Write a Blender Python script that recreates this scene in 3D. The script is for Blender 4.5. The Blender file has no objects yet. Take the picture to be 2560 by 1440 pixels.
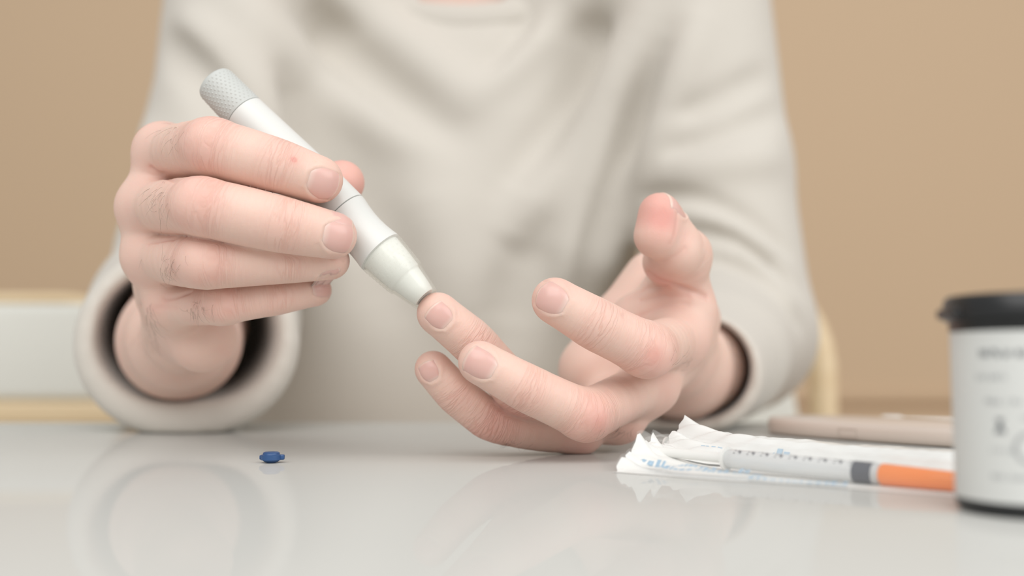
import bpy, bmesh, math, random
import numpy as np
from mathutils import Vector, Matrix

random.seed(4)
rng = np.random.RandomState(7)
scene = bpy.context.scene
col = scene.collection

# ------------------------------------------------------------------ camera
S = 0.93                      # size of the place against a first estimate of it
FPX = 2489.0                  # 35 mm lens on a 36 mm wide frame of 2560 px
TABLE = 0.740                 # height of the table top (m)
PITCH = math.atan(188.0 / FPX)
CAMZ = 36.5 * S               # camera above the table top (mm)
CT, ST = math.cos(PITCH), math.sin(PITCH)

cam_data = bpy.data.cameras.new('camera')
cam = bpy.data.objects.new('camera', cam_data)
col.objects.link(cam)
cam.location = (0, 0, TABLE + CAMZ / 1000)
cam.rotation_euler = (math.pi / 2 + PITCH, 0, 0)
cam_data.sensor_width = 36
cam_data.lens = 35
cam_data.clip_start = 0.01
cam_data.dof.use_dof = True
cam_data.dof.focus_distance = 0.366 * S
cam_data.dof.aperture_fstop = 4.5
scene.camera = cam

# ------------------------------------------------------------------ light
world = bpy.data.worlds.new('world')
scene.world = world
world.use_nodes = True
bg = world.node_tree.nodes['Background']
bg.inputs['Color'].default_value = (1.0, 0.995, 0.98, 1)
bg.inputs['Strength'].default_value = 0.57


def area_light(name, loc, target, size, size_y, power, color):
    ld = bpy.data.lights.new(name, 'AREA')
    ld.shape = 'RECTANGLE'
    ld.size = size
    ld.size_y = size_y
    ld.energy = power
    ld.color = color
    lo = bpy.data.objects.new(name, ld)
    col.objects.link(lo)
    lo.location = loc
    lo.rotation_euler = (Vector(target) - Vector(loc)).to_track_quat('-Z', 'Y').to_euler()
    return lo


area_light('window_light', (1.9, -0.9, 1.9), (0, 0.6, 0.8), 2.0, 1.8, 30, (1.0, 0.995, 0.985))
area_light('ceiling_light', (-0.3, -0.95, 2.3), (0.0, 0.6, 0.8), 2.0, 2.0, 36, (1.0, 0.99, 0.975))

vs = scene.view_settings
vs.view_transform = 'Standard'
vs.look = 'None'
vs.exposure = -0.11
vs.gamma = 1.0
vs.use_curve_mapping = False

# ------------------------------------------------------------------ helpers


def P(px, py, d):
    """a point seen at pixel (px, py) at depth d, in mm, origin on the table top under the camera"""
    d = d * S
    x = (px - 1280) / FPX * d
    u = -(py - 720) / FPX * d
    return np.array([x, d * CT - u * ST, CAMZ + d * ST + u * CT])


def RR(rpx, d):
    return rpx * d * S / FPX


def mat(name, color=(0.8, 0.8, 0.8), rough=0.5, **kw):
    m = bpy.data.materials.new(name)
    m.use_nodes = True
    b = m.node_tree.nodes['Principled BSDF']
    b.inputs['Base Color'].default_value = (*color, 1)
    b.inputs['Roughness'].default_value = rough
    for k, v in kw.items():
        b.inputs[k.replace('_', ' ')].default_value = v
    return m


def add_noise_bump(m, scale, strength, dist=0.001, detail=3.0):
    nt = m.node_tree
    b = nt.nodes['Principled BSDF']
    tc = nt.nodes.new('ShaderNodeTexCoord')
    n = nt.nodes.new('ShaderNodeTexNoise')
    n.inputs['Scale'].default_value = scale
    n.inputs['Detail'].default_value = detail
    nt.links.new(tc.outputs['Object'], n.inputs['Vector'])
    bp = nt.nodes.new('ShaderNodeBump')
    bp.inputs['Strength'].default_value = strength
    bp.inputs['Distance'].default_value = dist
    nt.links.new(n.outputs['Fac'], bp.inputs['Height'])
    nt.links.new(bp.outputs['Normal'], b.inputs['Normal'])
    return n


def add_color_noise(m, c1, c2, scale, stretch=(1, 1, 1), detail=4.0, lo=0.35, hi=0.65):
    nt = m.node_tree
    b = nt.nodes['Principled BSDF']
    tc = nt.nodes.new('ShaderNodeTexCoord')
    mp = nt.nodes.new('ShaderNodeMapping')
    mp.inputs['Scale'].default_value = stretch
    n = nt.nodes.new('ShaderNodeTexNoise')
    n.inputs['Scale'].default_value = scale
    n.inputs['Detail'].default_value = detail
    r = nt.nodes.new('ShaderNodeValToRGB')
    r.color_ramp.elements[0].position = lo
    r.color_ramp.elements[1].position = hi
    r.color_ramp.elements[0].color = (*c1, 1)
    r.color_ramp.elements[1].color = (*c2, 1)
    nt.links.new(tc.outputs['Object'], mp.inputs['Vector'])
    nt.links.new(mp.outputs['Vector'], n.inputs['Vector'])
    nt.links.new(n.outputs['Fac'], r.inputs['Fac'])
    nt.links.new(r.outputs['Color'], b.inputs['Base Color'])


def to_world(v):
    v = np.asarray(v, dtype=np.float64) * 0.001
    return v + np.array([0, 0, TABLE])


def mesh_obj(name, verts, faces, m, parent=None, origin=None, smooth=True, quads=None):
    """verts in mm in table space; a child is stored against its top-level thing's origin"""
    me = bpy.data.meshes.new(name)
    v = to_world(verts)
    o = bpy.data.objects.new(name, me)
    col.objects.link(o)
    if parent is not None:
        top = parent
        while top.parent is not None:
            top = top.parent
        v = v - np.array(top.location)
        o.parent = parent
    elif origin is not None:
        og = to_world(origin)
        o.location = og
        v = v - og
    if quads is not None:
        nv, nq = len(v), len(quads)
        me.vertices.add(nv)
        me.vertices.foreach_set('co', v.astype(np.float32).ravel())
        me.loops.add(nq * 4)
        me.loops.foreach_set('vertex_index', quads.astype(np.int32).ravel())
        me.polygons.add(nq)
        me.polygons.foreach_set('loop_start', np.arange(0, nq * 4, 4, dtype=np.int32))
        me.update(calc_edges=True)
        me.validate()
    else:
        me.from_pydata([tuple(x) for x in v], [], [tuple(int(i) for i in f) for f in faces])
    if smooth:
        me.polygons.foreach_set('use_smooth', np.ones(len(me.polygons), dtype=bool))
    me.materials.append(m)
    me.update()
    return o


def empty(name, origin):
    o = bpy.data.objects.new(name, None)
    o.empty_display_size = 0.01
    col.objects.link(o)
    o.location = to_world(origin)
    return o


def tag(o, label=None, cat=None, group=None, kind=None):
    if label:
        o['label'] = label
    if cat:
        o['category'] = cat
    if group:
        o['group'] = group
    if kind:
        o['kind'] = kind
    return o


def sharp(o, ang=35):
    """smooth shading that keeps hard edges"""
    me = o.data
    bm = bmesh.new()
    bm.from_mesh(me)
    bmesh.ops.recalc_face_normals(bm, faces=bm.faces)
    for e in bm.edges:
        e.smooth = e.calc_face_angle(0) < math.radians(ang)
    bm.to_mesh(me)
    bm.free()
    return o


def box_geo(lo, hi, bevel=0.0, seg=2):
    bm = bmesh.new()
    bmesh.ops.create_cube(bm, size=1)
    lo, hi = np.array(lo, float), np.array(hi, float)
    for v in bm.verts:
        c = np.array(v.co)
        v.co = Vector(lo + (c + 0.5) * (hi - lo))
    if bevel > 0:
        bmesh.ops.bevel(bm, geom=list(bm.edges), offset=bevel, segments=seg, profile=0.5, affect='EDGES')
    bm.verts.index_update()
    v = np.array([list(x.co) for x in bm.verts])
    f = [[x.index for x in q.verts] for q in bm.faces]
    bm.free()
    return v, f


def frame_of(axis):
    a = np.array(axis, float)
    a /= np.linalg.norm(a)
    h = np.array([0, 0, 1.0]) if abs(a[2]) < 0.9 else np.array([1.0, 0, 0])
    b = np.cross(h, a)
    b /= np.linalg.norm(b)
    return a, b, np.cross(a, b)


def lathe(profile, base, axis, n=64, close=True, ref=None):
    """profile of (t along the axis, radius) in mm"""
    a, b, c = frame_of(axis)
    if ref is not None:
        b = ref - a * np.dot(ref, a)
        b /= np.linalg.norm(b)
        c = np.cross(a, b)
    base = np.array(base, float)
    V, F = [], []
    for t, r in profile:
        for i in range(n):
            g = 2 * math.pi * i / n
            V.append(base + a * t + (b * math.cos(g) + c * math.sin(g)) * r)
    m = len(profile)
    for j in range(m - 1):
        for i in range(n):
            k = (i + 1) % n
            F.append((j * n + i, j * n + k, (j + 1) * n + k, (j + 1) * n + i))
    if close:
        F.append(tuple(range(n - 1, -1, -1)))
        F.append(tuple((m - 1) * n + i for i in range(n)))
    return np.array(V), F


def sweep(path, radii, n=10, flat=None):
    """a round tube along a path of points (mm)"""
    path = np.array(path, float)
    V, F = [], []
    m = len(path)
    tang = np.gradient(path, axis=0)
    up = None
    for j in range(m):
        a = tang[j] / (np.linalg.norm(tang[j]) + 1e-9)
        if up is None:
            _, b, c = frame_of(a)
        else:
            b = up - a * np.dot(up, a)
            b /= np.linalg.norm(b)
            c = np.cross(a, b)
        up = b
        for i in range(n):
            g = 2 * math.pi * i / n
            V.append(path[j] + (b * math.cos(g) + c * math.sin(g)) * radii[j])
    for j in range(m - 1):
        for i in range(n):
            k = (i + 1) % n
            F.append((j * n + i, j * n + k, (j + 1) * n + k, (j + 1) * n + i))
    F.append(tuple(range(n - 1, -1, -1)))
    F.append(tuple((m - 1) * n + i for i in range(n)))
    return V, F


# ------------------------------------------------------------------ implicit surfaces
def smin(a, b, k):
    h = np.clip(0.5 + 0.5 * (b - a) / k, 0, 1)
    return b + (a - b) * h - k * h * (1 - h)


def smax(a, b, k):
    return -smin(-a, -b, k)


def d_cone(p, s):
    a, b, ra, rb = s[:4]
    pa = p - a
    ba = b - a
    t = np.clip((pa @ ba) / max(float(ba @ ba), 1e-9), 0, 1)
    q = pa - t[..., None] * ba
    return np.sqrt((q * q).sum(-1)) - (ra + t * (rb - ra))


class Grid:
    def __init__(self, lo, hi, h):
        self.lo = np.array(lo, np.float32)
        self.h = h
        self.n = np.ceil((np.array(hi) - np.array(lo)) / h).astype(int) + 1
        self.ax = [self.lo[i] + h * np.arange(self.n[i], dtype=np.float32) for i in range(3)]

    def full(self, v=60.0):
        return np.full(tuple(self.n), v, np.float32)

    def sl(self, lo, hi):
        i0 = np.clip(np.floor((np.array(lo) - self.lo) / self.h).astype(int), 0, self.n)
        i1 = np.clip(np.ceil((np.array(hi) - self.lo) / self.h).astype(int) + 1, 0, self.n)
        return tuple(slice(i0[k], max(i0[k], i1[k])) for k in range(3))

    def pts(self, sl):
        g = np.meshgrid(self.ax[0][sl[0]], self.ax[1][sl[1]], self.ax[2][sl[2]], indexing='ij')
        return np.stack(g, -1)

    def cone(self, A, s, k, pad=9.0):
        a, b, ra, rb = s[:4]
        m = max(ra, rb) + pad
        sl = self.sl(np.minimum(a, b) - m, np.maximum(a, b) + m)
        if any(x.stop <= x.start for x in sl):
            return
        A[sl] = smin(A[sl], d_cone(self.pts(sl), [np.float32(a), np.float32(b), ra, rb]).astype(np.float32), k)


def surface_nets(F, lo, h):
    sg = F < 0
    n = np.array(F.shape) - 1
    cnt = np.zeros(tuple(n), np.int8)
    offs = [(i, j, k) for i in (0, 1) for j in (0, 1) for k in (0, 1)]
    for o in offs:
        cnt += sg[o[0]:o[0] + n[0], o[1]:o[1] + n[1], o[2]:o[2] + n[2]]
    act = (cnt > 0) & (cnt < 8)
    ijk = np.argwhere(act)
    idx = np.full(tuple(n), -1, np.int32)
    idx[act] = np.arange(len(ijk))
    vals = {o: F[ijk[:, 0] + o[0], ijk[:, 1] + o[1], ijk[:, 2] + o[2]] for o in offs}
    acc = np.zeros((len(ijk), 3))
    c = np.zeros(len(ijk))
    for o in offs:
        for ax in range(3):
            if o[ax] == 0:
                q = list(o)
                q[ax] = 1
                q = tuple(q)
                a, b = vals[o], vals[q]
                m = (a < 0) != (b < 0)
                t = a[m] / (a[m] - b[m])
                p = np.tile(np.array(o, float), (m.sum(), 1))
                p[:, ax] = t
                acc[m] += p
                c[m] += 1
    V = (ijk + acc / c[:, None]) * h + np.array(lo)
    quads = []
    for ax in range(3):
        u, w = (ax + 1) % 3, (ax + 2) % 3
        s0 = [slice(None)] * 3
        s1 = [slice(None)] * 3
        s0[ax] = slice(0, -1)
        s1[ax] = slice(1, None)
        for q in (u, w):
            s0[q] = slice(1, -1)
            s1[q] = slice(1, -1)
        A, B = sg[tuple(s0)], sg[tuple(s1)]
        e = np.argwhere(A != B)
        if not len(e):
            continue
        flip = A[e[:, 0], e[:, 1], e[:, 2]]
        base = e.copy()
        base[:, u] += 1
        base[:, w] += 1

        def at(du, dw):
            x = base.copy()
            x[:, u] += du
            x[:, w] += dw
            return idx[x[:, 0], x[:, 1], x[:, 2]]
        q = np.stack([at(-1, -1), at(0, -1), at(0, 0), at(-1, 0)], 1)
        q[~flip] = q[~flip][:, ::-1]
        quads.append(q)
    return V, np.concatenate(quads)


def relax(V, Q, it=2, f=0.5):
    e = np.concatenate([Q[:, [0, 1]], Q[:, [1, 2]], Q[:, [2, 3]], Q[:, [3, 0]]])
    e = np.concatenate([e, e[:, ::-1]])
    n = len(V)
    deg = np.bincount(e[:, 0], minlength=n).astype(float)
    for _ in range(it):
        s = np.stack([np.bincount(e[:, 0], V[e[:, 1], k], minlength=n) for k in range(V.shape[1])], 1)
        V = V + f * (s / deg[:, None] - V)
    return V


def vert_normals(V, Q):
    fn = np.cross(V[Q[:, 2]] - V[Q[:, 0]], V[Q[:, 3]] - V[Q[:, 1]])
    N = np.zeros_like(V)
    for k in range(4):
        for a in range(3):
            N[:, a] += np.bincount(Q[:, k], fn[:, a], minlength=len(V))
    return N / (np.linalg.norm(N, axis=1)[:, None] + 1e-12)


def trace_many(f, px, py, d0=250, d1=1400, step=0.9):
    """first points of a surface met on the lines from the camera through pixels; None where missed"""
    o = np.array([0, 0, CAMZ])
    r = np.array([P(x, y, 1000.0) for x, y in zip(px, py)]) - o
    r /= np.linalg.norm(r, axis=1)[:, None]
    t = np.full(len(r), d0 * S)
    for _ in range(90):
        q = o + r * t[:, None]
        dd = f(q)
        t = np.where(dd < 0.05, t, np.minimum(t + np.maximum(dd * step, 0.05), d1 * S))
        if np.all((dd < 0.05) | (t >= d1 * S)):
            break
    q = o + r * t[:, None]
    return [a if b < d1 * S else None for a, b in zip(q, t)]


def trace(f, px, py, d0=250, d1=1400, step=0.9):
    """the same for one pixel"""
    return trace_many(f, [px], [py], d0, d1, step)[0]


CAMDIR = np.array([0, -1.0, 0])
# ------------------------------------------------------------------ the two hands
def chaikin(pts, it=2):
    p = np.array(pts, float)
    for _ in range(it):
        q = [p[0]]
        for a, b in zip(p[:-1], p[1:]):
            q += [0.78 * a + 0.22 * b, 0.22 * a + 0.78 * b]
        q.append(p[-1])
        p = np.array(q)
    return p


class Hand:
    def __init__(self, fingers, palm, lo, hi, h):
        self.names = [f['name'] for f in fingers]
        self.f = []
        for f in fingers:
            J = np.array([[*P(x, y, d), RR(r, d)] for x, y, d, r in f['joints']])
            # thinner between the joints
            pts = [J[0]]
            for a, b, w in zip(J[:-1], J[1:], f.get('waist', (0.96, 0.95, 0.98))):
                m = (a + b) / 2
                m[3] *= w
                pts += [m, b]
            C = chaikin(pts, 2)
            segs = [(C[i, :3], C[i + 1, :3], C[i, 3], C[i + 1, 3]) for i in range(len(C) - 1)]
            dorsal = np.array(f['dorsal'], float)
            dorsal /= np.linalg.norm(dorsal)
            L = np.concatenate([[0], np.cumsum(np.linalg.norm(np.diff(C[:, :3], axis=0), axis=1))])
            sj = [L[np.argmin(np.linalg.norm(C[:, :3] - j[:3], axis=1))] for j in J]
            extra = []
            for ji, off, rs in f.get('bumps', ()):
                extra.append((J[ji, :3] + dorsal * J[ji, 3] * off, J[ji, :3] + dorsal * J[ji, 3] * off, J[ji, 3] * rs, J[ji, 3] * rs))
            for (x, y, d, r) in f.get('pads', ()):
                c = P(x, y, d)
                extra.append((c, c, RR(r, d), RR(r, d)))
            self.f.append(dict(name=f['name'], J=J, C=C, segs=segs, L=L, sj=sj, dorsal=dorsal, extra=extra))
        self.palm = [(P(*a[:3]), P(*b[:3]), a[3] * S, b[3] * S) for a, b in palm]
        self.lo, self.hi, self.h = lo, hi, h
        self.KP, self.KF, self.KH, self.KX = 6.5, 0.9, 6.0, 4.0

    def finger_d(self, p, f):
        A = None
        for s in f['segs']:
            d = d_cone(p, s)
            A = d if A is None else smin(A, d, 0.6)
        for s in f['extra']:
            A = smin(A, d_cone(p, s), self.KX)
        return A

    def __call__(self, p):
        F = None
        for f in self.f:
            d = self.finger_d(p, f)
            F = d if F is None else smin(F, d, self.KF)
        M = None
        for s in self.palm:
            d = d_cone(p, s)
            M = d if M is None else smin(M, d, self.KP)
        return smin(M, F, self.KH)

    def grad(self, p):
        e = 0.25
        g = np.stack([self(p + np.eye(3)[k] * e) - self(p - np.eye(3)[k] * e) for k in range(3)], -1)
        return g / (np.linalg.norm(g, axis=-1, keepdims=True) + 1e-9)

    def build(self):
        G = Grid(self.lo, self.hi, self.h)
        M = G.full()
        for s in self.palm:
            G.cone(M, s, self.KP, 12)
        F = G.full()
        for f in self.f:
            A = G.full()
            for s in f['segs']:
                G.cone(A, s, 0.6, 8)
            for s in f['extra']:
                G.cone(A, s, self.KX, 8)
            F = smin(F, A, self.KF)
        H = smin(M, F, self.KH)
        V, Q = surface_nets(H, G.lo, self.h)
        V = relax(V, Q, 2, 0.4)
        return V, Q


R_F = [
    dict(name='index', dorsal=(-0.1, -0.95, 0.3), bumps=((1, 0.16, 0.88),), waist=(1.05, 1.02, 1.0),
         joints=((412, 381, 404, 58), (528, 368, 366, 73), (694, 414, 364, 67), (800, 450, 367, 57))),
    dict(name='middle', dorsal=(-0.1, -0.97, 0.1), bumps=((1, 0.16, 0.88),), waist=(1.05, 1.03, 1.0),
         joints=((372, 518, 402, 60), (500, 515, 358, 73), (706, 562, 360, 70), (834, 589, 366, 58))),
    dict(name='ring', dorsal=(-0.1, -0.95, 0.1), bumps=((1, 0.22, 0.86),),
         waist=(1.05, 1.0, 1.0), joints=((380, 642, 404, 56), (508, 657, 366, 67), (716, 652, 373, 56), (828, 652, 379, 46))),
    dict(name='pinky', dorsal=(-0.05, -0.9, 0.35), bumps=((1, 0.15, 0.9),),
         joints=((432, 762, 408, 54), (556, 762, 380, 51), (690, 743, 384, 45), (790, 725, 391, 39))),
    dict(name='thumb', dorsal=(0.2, 0.95, 0.2), waist=(0.98, 0.95, 0.98),
         joints=((490, 770, 458, 74), (600, 640, 430, 70), (745, 532, 412, 62), (856, 456, 403, 55))),
]
R_P = [  # px, py, depth, radius (mm before S)
    ((470, 790, 468, 15), (404, 380, 406, 10.5)),
    ((455, 810, 468, 15), (366, 520, 404, 10.5)),
    ((455, 822, 466, 15), (380, 640, 405, 10)),
    ((470, 836, 462, 15), (436, 760, 410, 10)),
    ((430, 560, 425, 14), (450, 720, 440, 16)),
    ((480, 600, 430, 13), (490, 740, 440, 15)),
    ((508, 848, 424, 14.2), (494, 836, 450, 15)),
    ((412, 376, 406, 9.5), (372, 518, 404, 9.5)),
    ((372, 518, 404, 9.5), (384, 640, 405, 9.5)),
    ((384, 640, 405, 9.5), (436, 756, 410, 9.5)),
    ((458, 836, 470, 17), (453, 842, 494, 22)),
    ((450, 848, 502, 26), (450, 850, 535, 31)),
    ((450, 850, 535, 31), (470, 800, 610, 36)),
]
L_F = [
    dict(name='index', dorsal=(0.25, -0.9, -0.25), bumps=((1, 0.15, 0.9),),
         joints=((1695, 848, 420, 62), (1618, 876, 376, 70), (1490, 811, 367, 66), (1386, 751, 365, 57))),
    dict(name='middle', dorsal=(0.25, -0.9, -0.3), bumps=((1, 0.12, 0.9),),
         joints=((1622, 962, 413, 62), (1466, 1040, 370, 65), (1320, 972, 362, 60), (1198, 905, 361, 53))),
    dict(name='ring', dorsal=(0.1, -0.85, -0.4),
         joints=((1545, 1042, 410, 56), (1305, 990, 389, 58), (1182, 855, 382, 57), (1094, 783, 378, 52))),
    dict(name='pinky', dorsal=(-0.2, -0.85, -0.3),
         waist=(1.12, 1.0, 1.0),
         joints=((1448, 1086, 404, 49), (1228, 1055, 392, 51), (1140, 987, 390, 49), (1082, 922, 388, 45))),
    dict(name='thumb', dorsal=(0.9, 0.35, 0.1), waist=(0.98, 0.95, 0.97),
         pads=((1640, 590, 398, 56), (1690, 630, 406, 60), (1664, 655, 416, 58), (1722, 630, 418, 54)),
         joints=((1720, 800, 470, 80), (1684, 738, 440, 84), (1712, 645, 416, 66), (1648, 534, 399, 52))),
]
L_P = [
    ((1718, 868, 482, 13.5), (1697, 850, 422, 10.5)),
    ((1690, 885, 484, 14), (1622, 962, 415, 10.5)),
    ((1640, 905, 482, 14), (1546, 1040, 411, 9.8)),
    ((1595, 930, 478, 14), (1456, 1074, 407, 8.2)),
    ((1560, 925, 455, 15), (1484, 925, 452, 14.5)),
    ((1636, 705, 466, 15), (1546, 830, 462, 15)),
    ((1546, 830, 462, 15), (1484, 925, 456, 14.5)),
    ((1596, 800, 438, 12.5), (1712, 778, 429, 14)),
    ((1640, 850, 455, 17), (1590, 900, 452, 17)),
    ((1725, 775, 446, 11), (1702, 842, 425, 10.8)),
    ((1697, 850, 424, 9.5), (1622, 962, 416, 9.5)),
    ((1622, 962, 416, 9.5), (1546, 1036, 412, 9)),
    ((1690, 900, 484, 19), (1705, 905, 505, 23)),
    ((1698, 914, 505, 24.5), (1702, 920, 545, 27)),
    ((1702, 920, 545, 27), (1745, 897, 620, 33)),
]


def span(pts, pad):
    p = np.array(pts)
    return p.min(0) - pad, p.max(0) + pad


def hand_span(F, PL):
    pts = [P(x, y, d) for f in F for x, y, d, r in f['joints']] + [P(*q[:3]) for s in PL for q in s]
    lo, hi = np.array(pts).min(0), np.array(pts).max(0)
    rr = np.array([16, 16, 16])
    lo2, hi2 = lo - rr, hi + rr
    for s in PL:
        for q in s:
            c = P(*q[:3])
            lo2 = np.minimum(lo2, c - q[3] - 4)
            hi2 = np.maximum(hi2, c + q[3] + 4)
    return lo2, hi2


VOX = 0.65
RH = Hand(R_F, R_P, *hand_span(R_F, R_P), VOX)
LH = Hand(L_F, L_P, *hand_span(L_F, L_P), VOX)
HANDS = []
for H in (RH, LH):
    V, Q = H.build()
    HANDS.append([H, V, Q])


# nails: pixel of the middle or None, facing, width and length in mm
def nail_spec(H, fname, px, face, w, l, axis_px=None, push=0.0, tipoff=0.0):
    f = [x for x in H.f if x['name'] == fname][0]
    a = f['C'][-1, :3] - f['C'][-4, :3]
    a /= np.linalg.norm(a)
    face = np.array(face, float)
    if px is not None:
        c = trace(H, *px)
    else:
        c = None
    if c is None:
        n = face - a * (face @ a)
        n /= np.linalg.norm(n)
        c = f['C'][-1, :3] + n * f['C'][-1, 3] + a * tipoff
    g = H.grad(c[None])[0]
    n = g * 0.6 + face / np.linalg.norm(face) * 0.4
    if axis_px is not None:
        a = P(px[0] + axis_px[0], px[1] + axis_px[1], 370) - P(px[0], px[1], 370)
    n = n - a * (n @ a) / (a @ a)
    n /= np.linalg.norm(n)
    a = a - n * (a @ n)
    a /= np.linalg.norm(a)
    b = np.cross(n, a)
    return dict(c=c, a=a, n=n, b=b, w=w, l=l, H=H)


NAILS = [
    (0, nail_spec(RH, 'index', (810, 459), (0.15, -1, 0.05), 11.0, 11.4)),
    (0, nail_spec(RH, 'middle', (848, 592), (0.2, -1, -0.05), 11.0, 11.4)),
    (0, nail_spec(RH, 'ring', None, (0.2, -0.8, 0.58), 8.6, 8.6, tipoff=0.5)),
    (0, nail_spec(RH, 'pinky', (806, 719), (0.25, -0.92, 0.3), 7.0, 8.0)),
    (1, nail_spec(LH, 'index', (1379, 746), (-0.1, -1, 0.0), 10.6, 11.4)),
    (1, nail_spec(LH, 'middle', (1201, 911), (-0.1, -1, -0.05), 10.0, 11.2)),
    (1, nail_spec(LH, 'ring', (1099, 791), (-0.05, -1, -0.1), 9.0, 8.8, axis_px=(-0.72, -0.69))),
    (1, nail_spec(LH, 'pinky', (1072, 930), (-0.05, -1, -0.1), 7.2, 7.6, axis_px=(-0.5, -0.86))),
    (1, nail_spec(LH, 'thumb', None, (0.95, 0.3, 0.1), 11.5, 12.0, tipoff=-1.0)),
    (0, nail_spec(RH, 'thumb', None, (0.2, 0.95, 0.2), 12.0, 12.0)),
]


def nail_half_width(s, y):
    """half width at y along the nail (0 cuticle .. l free edge)"""
    v = np.clip(y / s['l'], 0, 1)
    k = np.clip(v / 0.5, 0, 1)
    return 0.5 * s['w'] * np.sqrt(np.clip(1 - (1 - k) ** 2 * 0.86, 0.0, 1)) * (1 - 0.06 * np.clip((v - 0.6) / 0.4, 0, 1))


def nail_edge_len(s, u):
    return s['l'] * (1 - 0.09 * u * u)


def carve_nail(V, N, s):
    q = V - s['c']
    near = (q * q).sum(1) < 14 ** 2
    i = np.nonzero(near & (N @ s['n'] > 0.05))[0]
    q = q[i]
    x, y = q @ s['b'], q @ s['a'] + s['l'] / 2
    hw = nail_half_width(s, y)
    sx = np.abs(x) - hw
    u = np.clip(x / np.maximum(hw, 0.1), -1, 1)
    sy = np.maximum(-y, y - nail_edge_len(s, u))
    sd = np.maximum(sx, sy)
    dz = np.where(sd < 0, -0.4 * np.clip(-sd / 0.7, 0, 1), 0)
    lip = 0.30 * np.exp(-((sd - 0.75) / 0.75) ** 2)
    lip = lip * np.clip((s['l'] * 0.6 - y) / (0.3 * s['l']), 0, 1) * (sd > -0.4)
    V[i] += N[i] * (dz + lip)[:, None]


def nail_mesh(s):
    H = s['H']
    nu, nv = 15, 15
    pts, loc = [], []
    for j in range(nv):
        for i in range(nu):
            u = -1 + 2 * i / (nu - 1)
            v = j / (nv - 1)
            y = v * float(nail_edge_len(s, u))
            x = u * float(nail_half_width(s, np.array(y)))
            p0 = s['c'] + s['b'] * x + s['a'] * (y - s['l'] / 2) + s['n'] * 6
            pts.append(p0)
            loc.append((u, v))
    pts = np.array(pts)
    loc = np.array(loc)
    gone = np.zeros(len(pts))
    for _ in range(30):
        d = np.clip(H(pts), -1, 3) * 0.8
        d = np.minimum(gone + d, 9.0) - gone
        gone += d
        pts = pts - s['n'] * d[:, None]
    for _ in range(3):          # what overshoots the fingertip is drawn onto it
        d = H(pts)
        far = d > 0.15
        if far.any():
            pts[far] -= H.grad(pts[far]) * (d[far] * 0.9)[:, None]
    pts0 = pts.copy()
    edge = np.maximum(np.abs(loc[:, 0]) ** 6, (1 - loc[:, 1]) ** 10)
    free = np.clip((loc[:, 1] - 0.85) / 0.15, 0, 1)
    top = pts0 + s['n'] * (0.10 - 0.38 * edge + 0.25 * free * (1 - edge))[:, None]
    bot = pts0 + s['n'] * (-0.75 + 0.3 * free)[:, None]
    V = np.concatenate([top, bot])
    F = []
    m = nu * nv
    for j in range(nv - 1):
        for i in range(nu - 1):
            a = j * nu + i
            F.append((a, a + 1, a + nu + 1, a + nu))
            F.append((m + a + nu, m + a + nu + 1, m + a + 1, m + a))
    rim = [i for i in range(nu)] + [j * nu + nu - 1 for j in range(1, nv)] + [(nv - 1) * nu + i for i in range(nu - 2, -1, -1)] + [j * nu for j in range(nv - 2, 0, -1)]
    for a, b in zip(rim, rim[1:] + rim[:1]):
        F.append((b, a, m + a, m + b))
    tipness = np.concatenate([loc[:, 1]] * 2)
    return V, F, tipness


def skin_attributes(H, V, N):
    n = len(V)
    best = np.full(n, 1e9)
    s_c = np.zeros(n)
    lat = np.zeros(n)
    dors = np.zeros(n)
    wm = np.zeros(n)
    red = np.zeros(n)
    fid = np.zeros(n)
    for fi, f in enumerate(H.f):
        bd = np.full(n, 1e9)
        bs = np.zeros(n)
        bl = np.zeros(n)
        C, L = f['C'], f['L']
        for i in range(len(C) - 1):
            a, b = C[i, :3], C[i + 1, :3]
            ba = b - a
            pa = V - a
            t = np.clip(pa @ ba / (ba @ ba), 0, 1)
            q = pa - t[:, None] * ba
            d = np.linalg.norm(q, axis=1) - (C[i, 3] + t * (C[i + 1, 3] - C[i, 3]))
            lt = q @ np.cross(f['dorsal'], ba / np.linalg.norm(ba))
            m = d < bd
            bd[m] = d[m]
            bs[m] = L[i] + t[m] * (L[i + 1] - L[i])
            bl[m] = lt[m]
        m = bd < best
        best[m] = bd[m]
        s_c[m] = bs[m]
        lat[m] = bl[m]
        fid[m] = fi
        dn = np.clip((N @ f['dorsal'] - 0.05) / 0.5, 0, 1)
        w = np.zeros(n)
        rd = np.zeros(n)
        if f['name'] == 'thumb':
            w = 0.5 * np.exp(-((bs - f['sj'][2]) / 6.0) ** 2)
            rd = 0.75 * np.clip((bs - f['sj'][2] - 6) / 12, 0, 1) * np.clip(1.2 - dn * 1.5, 0, 1)
        else:
            w = dn * (np.exp(-((bs - f['sj'][1]) / 7.5) ** 2) + 0.75 * np.exp(-((bs - f['sj'][2]) / 4.0) ** 2)) + 0.05
            rd = dn * 0.55 * np.exp(-((bs - f['sj'][1]) / 7.5) ** 2) + 0.22 * dn * np.exp(-((bs - f['sj'][2]) / 5) ** 2)
            rd += 0.45 * np.clip((bs - f['sj'][3] + 3.0) / 8.0, 0, 1)
            rd += 0.35 * np.exp(-((bs - f['sj'][0]) / 9.0) ** 2) * dn
        inside = np.clip(1 - bd / 2.5, 0, 1)
        wm[m] = (w * inside)[m]
        red[m] = (rd * np.clip(1 - bd / 4.0, 0, 1))[m]
    return s_c, lat, wm, red, fid


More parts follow.
